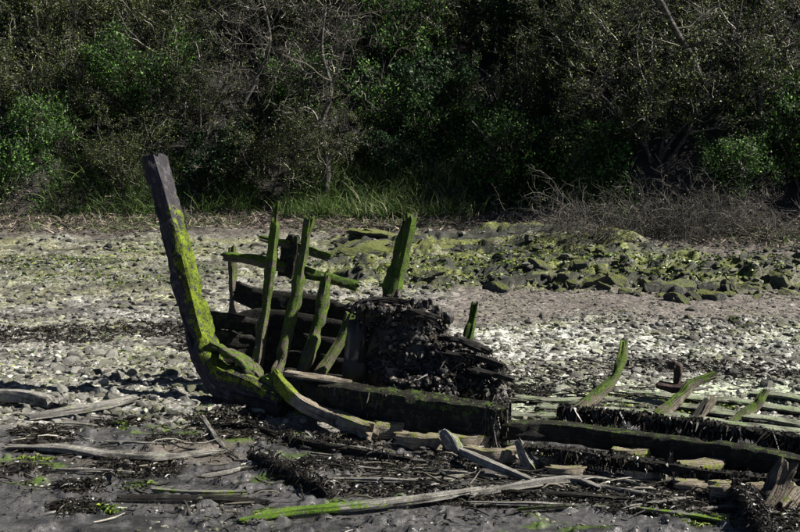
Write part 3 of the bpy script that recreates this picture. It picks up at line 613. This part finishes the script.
for k, (lb, a, b, s) in enumerate(dl):
    md = ((a[0]+b[0])/2+random.uniform(-2, 2), (a[1]+b[1])/2+random.uniform(-.6, .6))
    pale = 'dark' not in lb and 'black' not in lb
    loose('slat', [(*a, .03), (*md, .03), (*b, .02)], [s*.8, s, s*.7], [.025, .03, .025], lb, mat=M_drift if pale else M_hull, moss=.42 if 'mossy' in lb else .05, cat='slat', jag=(.07, .07))

# ------------------------------------------------------------------ seaweed and algae lying on the shore
def ground_weed(cl, mat, name, label, cat, W=.014, L=(.03, .09), tp=2.0, hz=.03):
    P = []
    for px, py, rx, ry, n in cl:
        a = rnd(n, 0, 6.283); r = np.sqrt(rnd(n))*(1+.35*noise(np.cos(a)*2+px, np.sin(a)*2+py, s=3)); P.append(pts_on(px+np.cos(a)*r*rx, py+np.sin(a)*r*ry))
    P = np.vstack(P); n = len(P); P[:, 2] += rnd(n)**2*hz
    D = np.stack([RS.normal(size=n), RS.normal(size=n), rnd(n, .1, 1.0)], -1); D /= np.linalg.norm(D, axis=1)[:, None]
    Ln = rnd(n, *L)*(.6+P[:, 1]/20); b = np.zeros((n, 3)); b[:, 2] = -Ln*D[:, 2]*1.1; b[:, :2] = RS.normal(size=(n, 2))*.02
    return place(name, ribbons(P, D, Ln, W*(.5+P[:, 1]/16)*rnd(n, .6, 1.6), b, mat, name, tint=rnd(n)**tp), None, label=label, cat=cat, kind='stuff')
ground_weed([(50, 335, 75, 9, 1900), (160, 330, 60, 8, 1300), (205, 345, 40, 7, 700), (45, 434, 32, 8, 1100), (120, 424, 25, 5, 500), (28, 447, 16, 5, 400), (225, 425, 42, 14, 1700), (135, 470, 45, 10, 1200),
             (80, 487, 28, 7, 700), (80, 508, 35, 6, 700), (25, 470, 30, 6, 300), (170, 440, 30, 6, 400), (350, 442, 25, 6, 600), (290, 440, 40, 7, 500), (320, 466, 60, 8, 700), (380, 490, 60, 9, 900), (440, 465, 60, 9, 800), (500, 500, 80, 9, 1100),
             (620, 495, 70, 16, 2000), (700, 505, 50, 14, 1600), (785, 515, 40, 18, 1800), (560, 380, 60, 8, 500), (680, 368, 90, 6, 1100), (780, 376, 60, 6, 600), (530, 395, 30, 10, 900), (590, 350, 0.1, .1, 2), (640, 360, 60, 6, 500),
             (400, 400, 500, 60, 1500), (300, 490, 420, 45, 1500), (735, 402, 50, 8, 100)], M_weed, 'seaweed', 'black bladder wrack strewn in wet heaps over the mud and stones', 'seaweed')
ground_weed([(108, 511, 9, 3, 450), (125, 428, 8, 2.5, 100), (35, 459, 20, 3, 110), (140, 487, 25, 3, 50), (270, 517, 20, 3, 120), (700, 523, 30, 4, 120), (100, 275, 110, 14, 900), (60, 262, 80, 8, 500), (170, 250, 70, 6, 500), (170, 430, 30, 4, 60), (205, 412, 12, 4, 80),
             (560, 262, 240, 12, 4500), (440, 275, 90, 10, 1800), (640, 410, 120, 14, 1500), (200, 370, 220, 40, 900), (330, 262, 40, 8, 400), (700, 270, 100, 14, 1500)], M_greenweed, 'green_algae', 'yellow green gutweed and algae growing over ledge rocks and mud', 'algae', W=.02, L=(.02, .05), tp=1.0, hz=.02)
def splinters(n, cx, cy, rx, ry, L0, L1, r0, mat, name, label, cat, tp=1.):
    px = cx+RS.normal(size=n)*rx; py = cy+RS.normal(size=n)*ry; P0 = pts_on(px, py); PLs = []; RLs = []
    for p in P0:
        a = RS.normal()*.5+(math.pi if random.random() < .5 else 0)-.15; L = random.uniform(L0, L1); d = np.array([math.cos(a), math.sin(a), random.uniform(-.05, .16)]); w_ = RS.normal(size=3)*.06*L
        pts = np.array([p+d*L*t+w_*math.sin(t*3.1)*1.0 for t in (0, .3, .6, 1)]); pts[:, 2] += .012
        r_ = r0*random.uniform(.5, 1.5); PLs.append(pts); RLs.append(np.array([r_*.6, r_, r_*.9, r_*.4]))
    place(name, tubes(PLs, RLs, mat, name, 5), None, label=label, cat=cat, kind='stuff')
splinters(230, 545, 484, 100, 12, .08, .4, .007, M_twig, 'splinters', 'litter of thin broken wood splinters and twigs in the debris beside the wreck', 'debris')
splinters(200, 200, 455, 150, 30, .05, .3, .007, M_twig, 'twigs', 'scattered little twigs and splinters over the mud left of the debris', 'twigs')
splinters(120, 600, 400, 90, 14, .08, .4, .008, M_bramble, 'driftwood_scraps', 'dark scraps of driftwood lying between the aft ribs and weed', 'debris')
# dry litter strip under the wood
n = 24000; px = rnd(n, -60, 860); X = (px-400)/F*25; X = rnd(n, -11, 11); Yv = foot(X)-rnd(n, -1.0, 3.4)*(.5+.5*rnd(n)); P = np.stack([X, Yv, gz(X, Yv)+.02], -1)
D = RS.normal(size=(n, 3)); D[:, 2] = np.abs(D[:, 2])*.35; D /= np.linalg.norm(D, axis=1)[:, None]
place('leaf_litter', ribbons(P, D, rnd(n, .05, .28), rnd(n, .012, .035), np.zeros((n, 3)), M_litter, 'leaf_litter', tint=rnd(n)**1.4, seg=2), None, label='dry brown twigs and leaf litter strewn along the foot of the wooded bank', cat='leaf litter', kind='stuff')

# ------------------------------------------------------------------ the wooded bank
def grow(rs, base, d, L, r, lv, cfg, out):
    n = cfg['n'][lv]; P = [base]; dd = d/np.linalg.norm(d); p = base
    for i in range(n):
        dd = dd+rs.normal(size=3)*cfg['wob'][lv]+np.array([0, 0, cfg['up'][lv]]); dd /= np.linalg.norm(dd)
        p = p+dd*L/n; P.append(p)
    P = np.array(P); R = np.linspace(r, r*(.35 if lv < len(cfg['n'])-1 else .4), n+1); out[lv].append((P, R))
    if lv == len(cfg['n'])-1: return
    for k in range(cfg['ch'][lv]):
        t = rs.uniform(cfg['t0'][lv], 1); q = t*n; i = min(int(q), n-1); b = P[i]+(P[i+1]-P[i])*(q-i)
        a = rs.normal(size=3); td = P[i+1]-P[i]; td /= np.linalg.norm(td)
        a -= td*(a@td)*.7; a /= np.linalg.norm(a); nd = td*cfg['fw'][lv]+a
        grow(rs, b, nd, L*cfg['ls'][lv]*rs.uniform(.6, 1.25)*(1.15-.5*t), max(r*(1-.6*t)*.55, cfg.get('rmin', .0065)), lv+1, cfg, out)
def plant(name, sd, cfg, leafmat=None, nleaf=0, lsize=.06, twigmat=M_twig, ljit=.05, lv0=1, stuffleaf='foliage', clump=0):
    rs = np.random.RandomState(sd); out = [[] for _ in cfg['n']]
    for k in range(cfg['stems']):
        a = rs.uniform(0, 6.283); b = np.array([math.cos(a), math.sin(a), 0])*rs.uniform(0, cfg['br'])
        d = np.array([math.cos(a)*cfg['sp'], math.sin(a)*cfg['sp'], 1.0])+rs.normal(size=3)*.15
        grow(rs, b, d, cfg['L']*rs.uniform(.75, 1.15), cfg['r']*rs.uniform(.7, 1.1), 0, cfg, out)
    T = [a for l in out[:lv0] for a in l]; tw = [a for l in out[lv0:] for a in l]
    parts = [('trunk', tubes([a for a, _ in T], [b for _, b in T], M_bark, 'trunk', 6)), ('branches', tubes([a for a, _ in tw], [b for _, b in tw], twigmat, 'branches', 3))]
    if nleaf:
        ends = np.vstack([a[0][len(a[0])//3:] for a in out[-1]]); 
        if clump:
            f = fbm(ends[:, 0]*1.3, ends[:, 1]*1.3, ends[:, 2]*1.3, s=sd)>rs.uniform(-.35, .25, len(ends)); ends = ends[f] if f.sum() > 50 else ends
        idx = rs.randint(0, len(ends), nleaf); Pp = ends[idx]+rs.normal(size=(nleaf, 3))*ljit
        parts.append((stuffleaf, leaves(Pp, lsize, leafmat, 'foliage')))
    return name, parts
def inst(tpl, loc, rz, sc, label, cat, group):
    name, parts = tpl
    e = empty(name, loc, label, cat, group); e.rotation_euler = (0, 0, rz); e.scale = sc
    for nm, me in parts:
        o = bpy.data.objects.new(nm, me); COL.objects.link(o); o.parent = e
        if nm in ('foliage', 'branches'): o['kind'] = 'stuff'
    return e
inst_n = 0
cs = dict(n=[8, 7, 6, 5], ch=[8, 7, 5, 0], t0=[.15, .1, .1, 0], ls=[.55, .55, .5, 0], fw=[.7, .6, .6, 0], wob=[.13, .2, .26, .3], up=[.03, .02, .0, .0], stems=5, br=.4, sp=.45, L=3.2, r=.05)
T_twiggy = [plant('thicket_shrub', 11, cs, M_bud, 20000, .05), plant('thicket_shrub', 12, {**cs, 'stems': 6, 'sp': .6, 'L': 2.9}, M_bud, 17000, .05)]
T_leafy = [plant('leafy_shrub', 21, {**cs, 'stems': 5, 'ch': [8, 7, 5, 0], 'L': 2.8}, M_leaf, 13000, .085, ljit=.1, clump=1), plant('leafy_shrub', 22, {**cs, 'ch': [8, 7, 5, 0], 'L': 2.6, 'sp': .7}, M_leaf, 12000, .08, ljit=.1, clump=1)]
T_ivy = [plant('ivy_bush', 31, {**cs, 'stems': 5, 'ch': [7, 6, 5, 0], 'L': 2.2, 'sp': .5}, M_ivy, 13000, .09, ljit=.12, clump=1)]
T_bare = [plant('bare_tree', 41, {**cs, 'stems': 1, 'br': 0, 'sp': .15, 'L': 4.6, 'r': .085, 'ch': [20, 11, 8, 0], 't0': [.3, .1, .1, 0], 'ls': [.5, .5, .5, 0]}, M_bud, 3500, .03),
          plant('bare_tree', 42, {**cs, 'stems': 1, 'br': 0, 'sp': .6, 'L': 5.2, 'r': .10, 'ch': [20, 11, 8, 0], 't0': [.3, .1, .1, 0], 'ls': [.45, .5, .5, 0], 'wob': [.06, .2, .26, .3]}, M_bud, 2500, .03)]
T_bramble = [plant('bramble_tangle', 51, {**cs, 'stems': 26, 'br': 1.0, 'sp': 1.1, 'L': 2.0, 'r': .013, 'rmin': .0045, 'n': [9, 7, 5], 'ch': [12, 7, 0], 't0': [.1, .1, 0], 'ls': [.5, .5, 0], 'fw': [.5, .5, 0], 'wob': [.22, .3, .35], 'up': [-.10, -.05, 0]}, M_bud, 1200, .035, twigmat=M_bramble)]
PL = []
R_ = random.Random(3)
rowname = ['at the foot of the bank', 'second row up the bank', 'third row up', 'fourth row up', 'highest row on the bank']
kinds = {'twiggy': (T_twiggy, 'grey-twigged shrub with olive buds', 'shrub', 'twiggy shrubs on the bank'), 'leafy': (T_leafy, 'green-leaved shrub', 'shrub', 'leafy shrubs on the bank'),
         'ivy': (T_ivy, 'dark glossy ivy bush', 'bush', 'ivy bushes on the bank'), 'bare': (T_bare, 'pale-branched bare tree', 'tree', 'bare trees on the bank'), 'bramble': (T_bramble, 'dry brown bramble tangle', 'bramble', 'bramble tangles along the bank foot')}
def kindat(px, row):
    r = R_.random()
    if row == 0:
        if px < 60: return 'leafy'
        if px < 160: return 'twiggy' if r < .6 else 'leafy'
        if px < 340: return 'ivy' if r < .35 else 'twiggy'
        if 330 < px < 600: return 'leafy' if r < .6 else 'ivy'
        return 'bramble' if r < .45 else 'leafy' if r < .6 else 'twiggy'
    if 380 < px < 560: return 'ivy' if r < .25 else 'leafy' if r < .5 else 'twiggy'
    return 'twiggy' if r < .55 else 'bare' if r < .68 else 'leafy' if r < .88 else 'ivy'
rows_ = [(0.9, 1.5, .62), (2.4, 1.6, .85), (4.4, 1.9, .95), (6.8, 2.3, 1.0), (9.3, 2.6, 1.1)]
for ri, (dy, sp, sc0) in enumerate(rows_):
    x = -12.5-ri*.6; its = []
    while x < 12.5+ri*.6:
        xx = x+R_.uniform(-.4, .4); yy = float(foot(xx))+dy+R_.uniform(-.5, .5); its.append((xx, yy)); x += sp
    its = [(a, b, kindat(400+a/b*F, ri)) for a, b in its]
    from collections import Counter
    cnt = Counter(); ordn = ['first', 'second', 'third', 'fourth', 'fifth', 'sixth', 'seventh', 'eighth', 'ninth', 'tenth', 'eleventh', 'twelfth', 'thirteenth', 'fourteenth', 'fifteenth', 'sixteenth']
    for a, b, k in its:
        tp, lb, cat, gr = kinds[k]; i = cnt[k]; cnt[k] += 1
        s = sc0*R_.uniform(.85, 1.2)
        inst(tp[i % len(tp)], (a, b, float(gz(a, b, False))-.08), R_.uniform(0, 6.28), (s, s, s*R_.uniform(.85, 1.1)), f'{lb}, {ordn[i]} from left, {rowname[ri]}', cat, gr)
# extra brambles bottom right and singled-out trees
for i, (px, py, s, lb) in enumerate(((622, 236, .85, 'pale wiry bramble tangle spilling onto the ledge left of the rest'), (668, 238, .85, 'pale wiry bramble tangle spilling onto the ledge at centre right'), (715, 242, .85, 'brown bramble tangle overhanging the ledge near the right edge'), (775, 243, .9, 'brown bramble tangle overhanging the ledge at the right edge'))):
    p = GG(px, py); inst(T_bramble[0], (p.x, p.y+.9, p.z-.05), i*1.7, (s, s, s*(1.1 if i < 2 else .85)), lb, 'bramble', 'bramble tangles along the bank foot')
def tree(name, P, R, label, cat='tree', seed=1, nb=12, bl=1.2):
    rs = np.random.RandomState(seed); e = empty(name, P[0], label, cat)
    C, S = catmull(P, .12); RR = np.interp(S, np.linspace(0, 1, len(R)), R)*(1+.12*noise(S*40, 2.2, s=seed))
    place('trunk', tubes([C], [RR], M_trunk, 'trunk', 8), e)
    cfg = {**cs, 'n': [7, 6, 5], 'ch': [8, 6, 0], 't0': [.1, .1, 0], 'ls': [.5, .5, 0], 'fw': [.8, .7, 0], 'wob': [.18, .25, .3], 'up': [.02, 0, 0]}
    out = [[], [], []]
    for k in range(nb):
        i = rs.randint(int(len(C)*.3), len(C)-1); a = rs.normal(size=3); a[2] = abs(a[2])*.4; grow(rs, C[i], a, bl*rs.uniform(.6, 1.3), RR[i]*.45, 0, cfg, out)
    L = [a for l in out for a in l]
    place('branches', tubes([a for a, _ in L], [b for _, b in L], M_twig, 'branches', 3), e, kind='stuff')
tree('bare_tree', [A_(326, 192, 26.6), A_(327, 160, 26.6), A_(322, 125, 26.7), A_(331, 90, 26.7), A_(322, 50, 26.8), A_(326, 5, 26.9)], [.09, .08, .065, .055, .04, .02], 'slender pale bare tree rising from the bank foot behind the bow ribs', seed=3, nb=22, bl=1.9)
tree('leaning_tree', [A_(706, 92, 24.4), A_(692, 58, 23.9), A_(677, 33, 23.6), A_(662, 5, 23.3), A_(650, -20, 23.1)], [.05, .07, .07, .065, .06], 'thick pale trunk leaning left at the top of the picture, right of centre', seed=4, nb=7, bl=1.3)
tree('fallen_branch', [A_(570, 103, 25.2), A_(590, 90, 25.1), A_(607, 76, 25.0), A_(625, 66, 25.0)], [.03, .04, .045, .02], 'pale dead branch slanting across the dark hollow right of centre', 'branch', seed=5, nb=5, bl=.8)
tree('fallen_branch', [A_(645, 62, 24.6), A_(655, 61, 24.6), A_(662, 59, 24.6)], [.03, .045, .02], 'short bright broken branch above the dark hollow', 'branch', seed=6, nb=3, bl=.6)
tree('bare_tree', [A_(578, 70, 27.3), A_(582, 40, 27.3), A_(579, 0, 27.3), A_(580, -30, 27.3)], [.07, .06, .055, .05], 'straight slender stem left of the leaning trunk at the top', seed=7, nb=8, bl=1.3)
tree('bare_tree', [A_(758, 140, 24.0), A_(762, 95, 24.0), A_(772, 60, 24.0), A_(790, 30, 24.0), A_(812, 5, 24.0)], [.05, .045, .04, .035, .02], 'thin curved stem arching up to the right edge', seed=8, nb=12, bl=1.2)
tree('bare_tree', [A_(243, 105, 27.0), A_(258, 75, 27.0), A_(270, 40, 27.0), A_(262, 0, 27.0)], [.06, .05, .04, .03], 'crooked pale tree up the bank above the ribs', seed=9, nb=18, bl=1.8)

# grass tufts along the foot
def grass(name, n, x0, x1, d0, d1, L0, L1, label, W=.02, tint=(0, 1), mat=M_grass):
    X = rnd(n, x0, x1); k = noise(X*1.6, 1.1, s=77); X = X[k > rnd(n, -.9, .5)]; n = len(X); Yv = foot(X)+rnd(n, d0, d1); P = np.stack([X, Yv, gz(X, Yv)], -1)
    D = np.stack([RS.normal(size=n)*.35, RS.normal(size=n)*.35-.15, np.ones(n)], -1); D /= np.linalg.norm(D, axis=1)[:, None]; L = rnd(n, L0, L1)
    b = np.stack([RS.normal(size=n)*.18, RS.normal(size=n)*.18-.05, -L*rnd(n, .1, .6)], -1)
    return place(name, ribbons(P, D, L, W*rnd(n, .6, 1.4), b, mat, name, tint=rnd(n, *tint)), None, label=label, cat='grass', kind='stuff')
grass('grass', 15000, -3.2, 5.0, -1.0, 1.2, .3, .85, 'long green and straw coloured grass tufts along the centre of the bank foot')
grass('grass', 6000, -11.5, -3.2, -.3, 1.5, .25, .8, 'darker rough grass along the left part of the bank foot', tint=(0, .8))
grass('grass', 5000, -11, 11, -2.8, -.4, .08, .25, 'short dry grass on the litter strip above the shore', tint=(.2, 1))
P = None
n = 5000; X = rnd(n, 1.6, 5.0); Yv = foot(X)+rnd(n, -.2, 1.2); P = np.stack([X, Yv, gz(X, Yv)+rnd(n)**1.5*1.3], -1)
place('undergrowth', leaves(P, .09, M_leaf, 'undergrowth', tint=rnd(n, .3, 1)), None, label='bright green broad leaved undergrowth at the bank foot right of centre', cat='undergrowth', kind='stuff')
print('stones', nst, 'objects', len(bpy.data.objects), 'tris', sum(len(m.polygons)*2 for m in bpy.data.meshes))
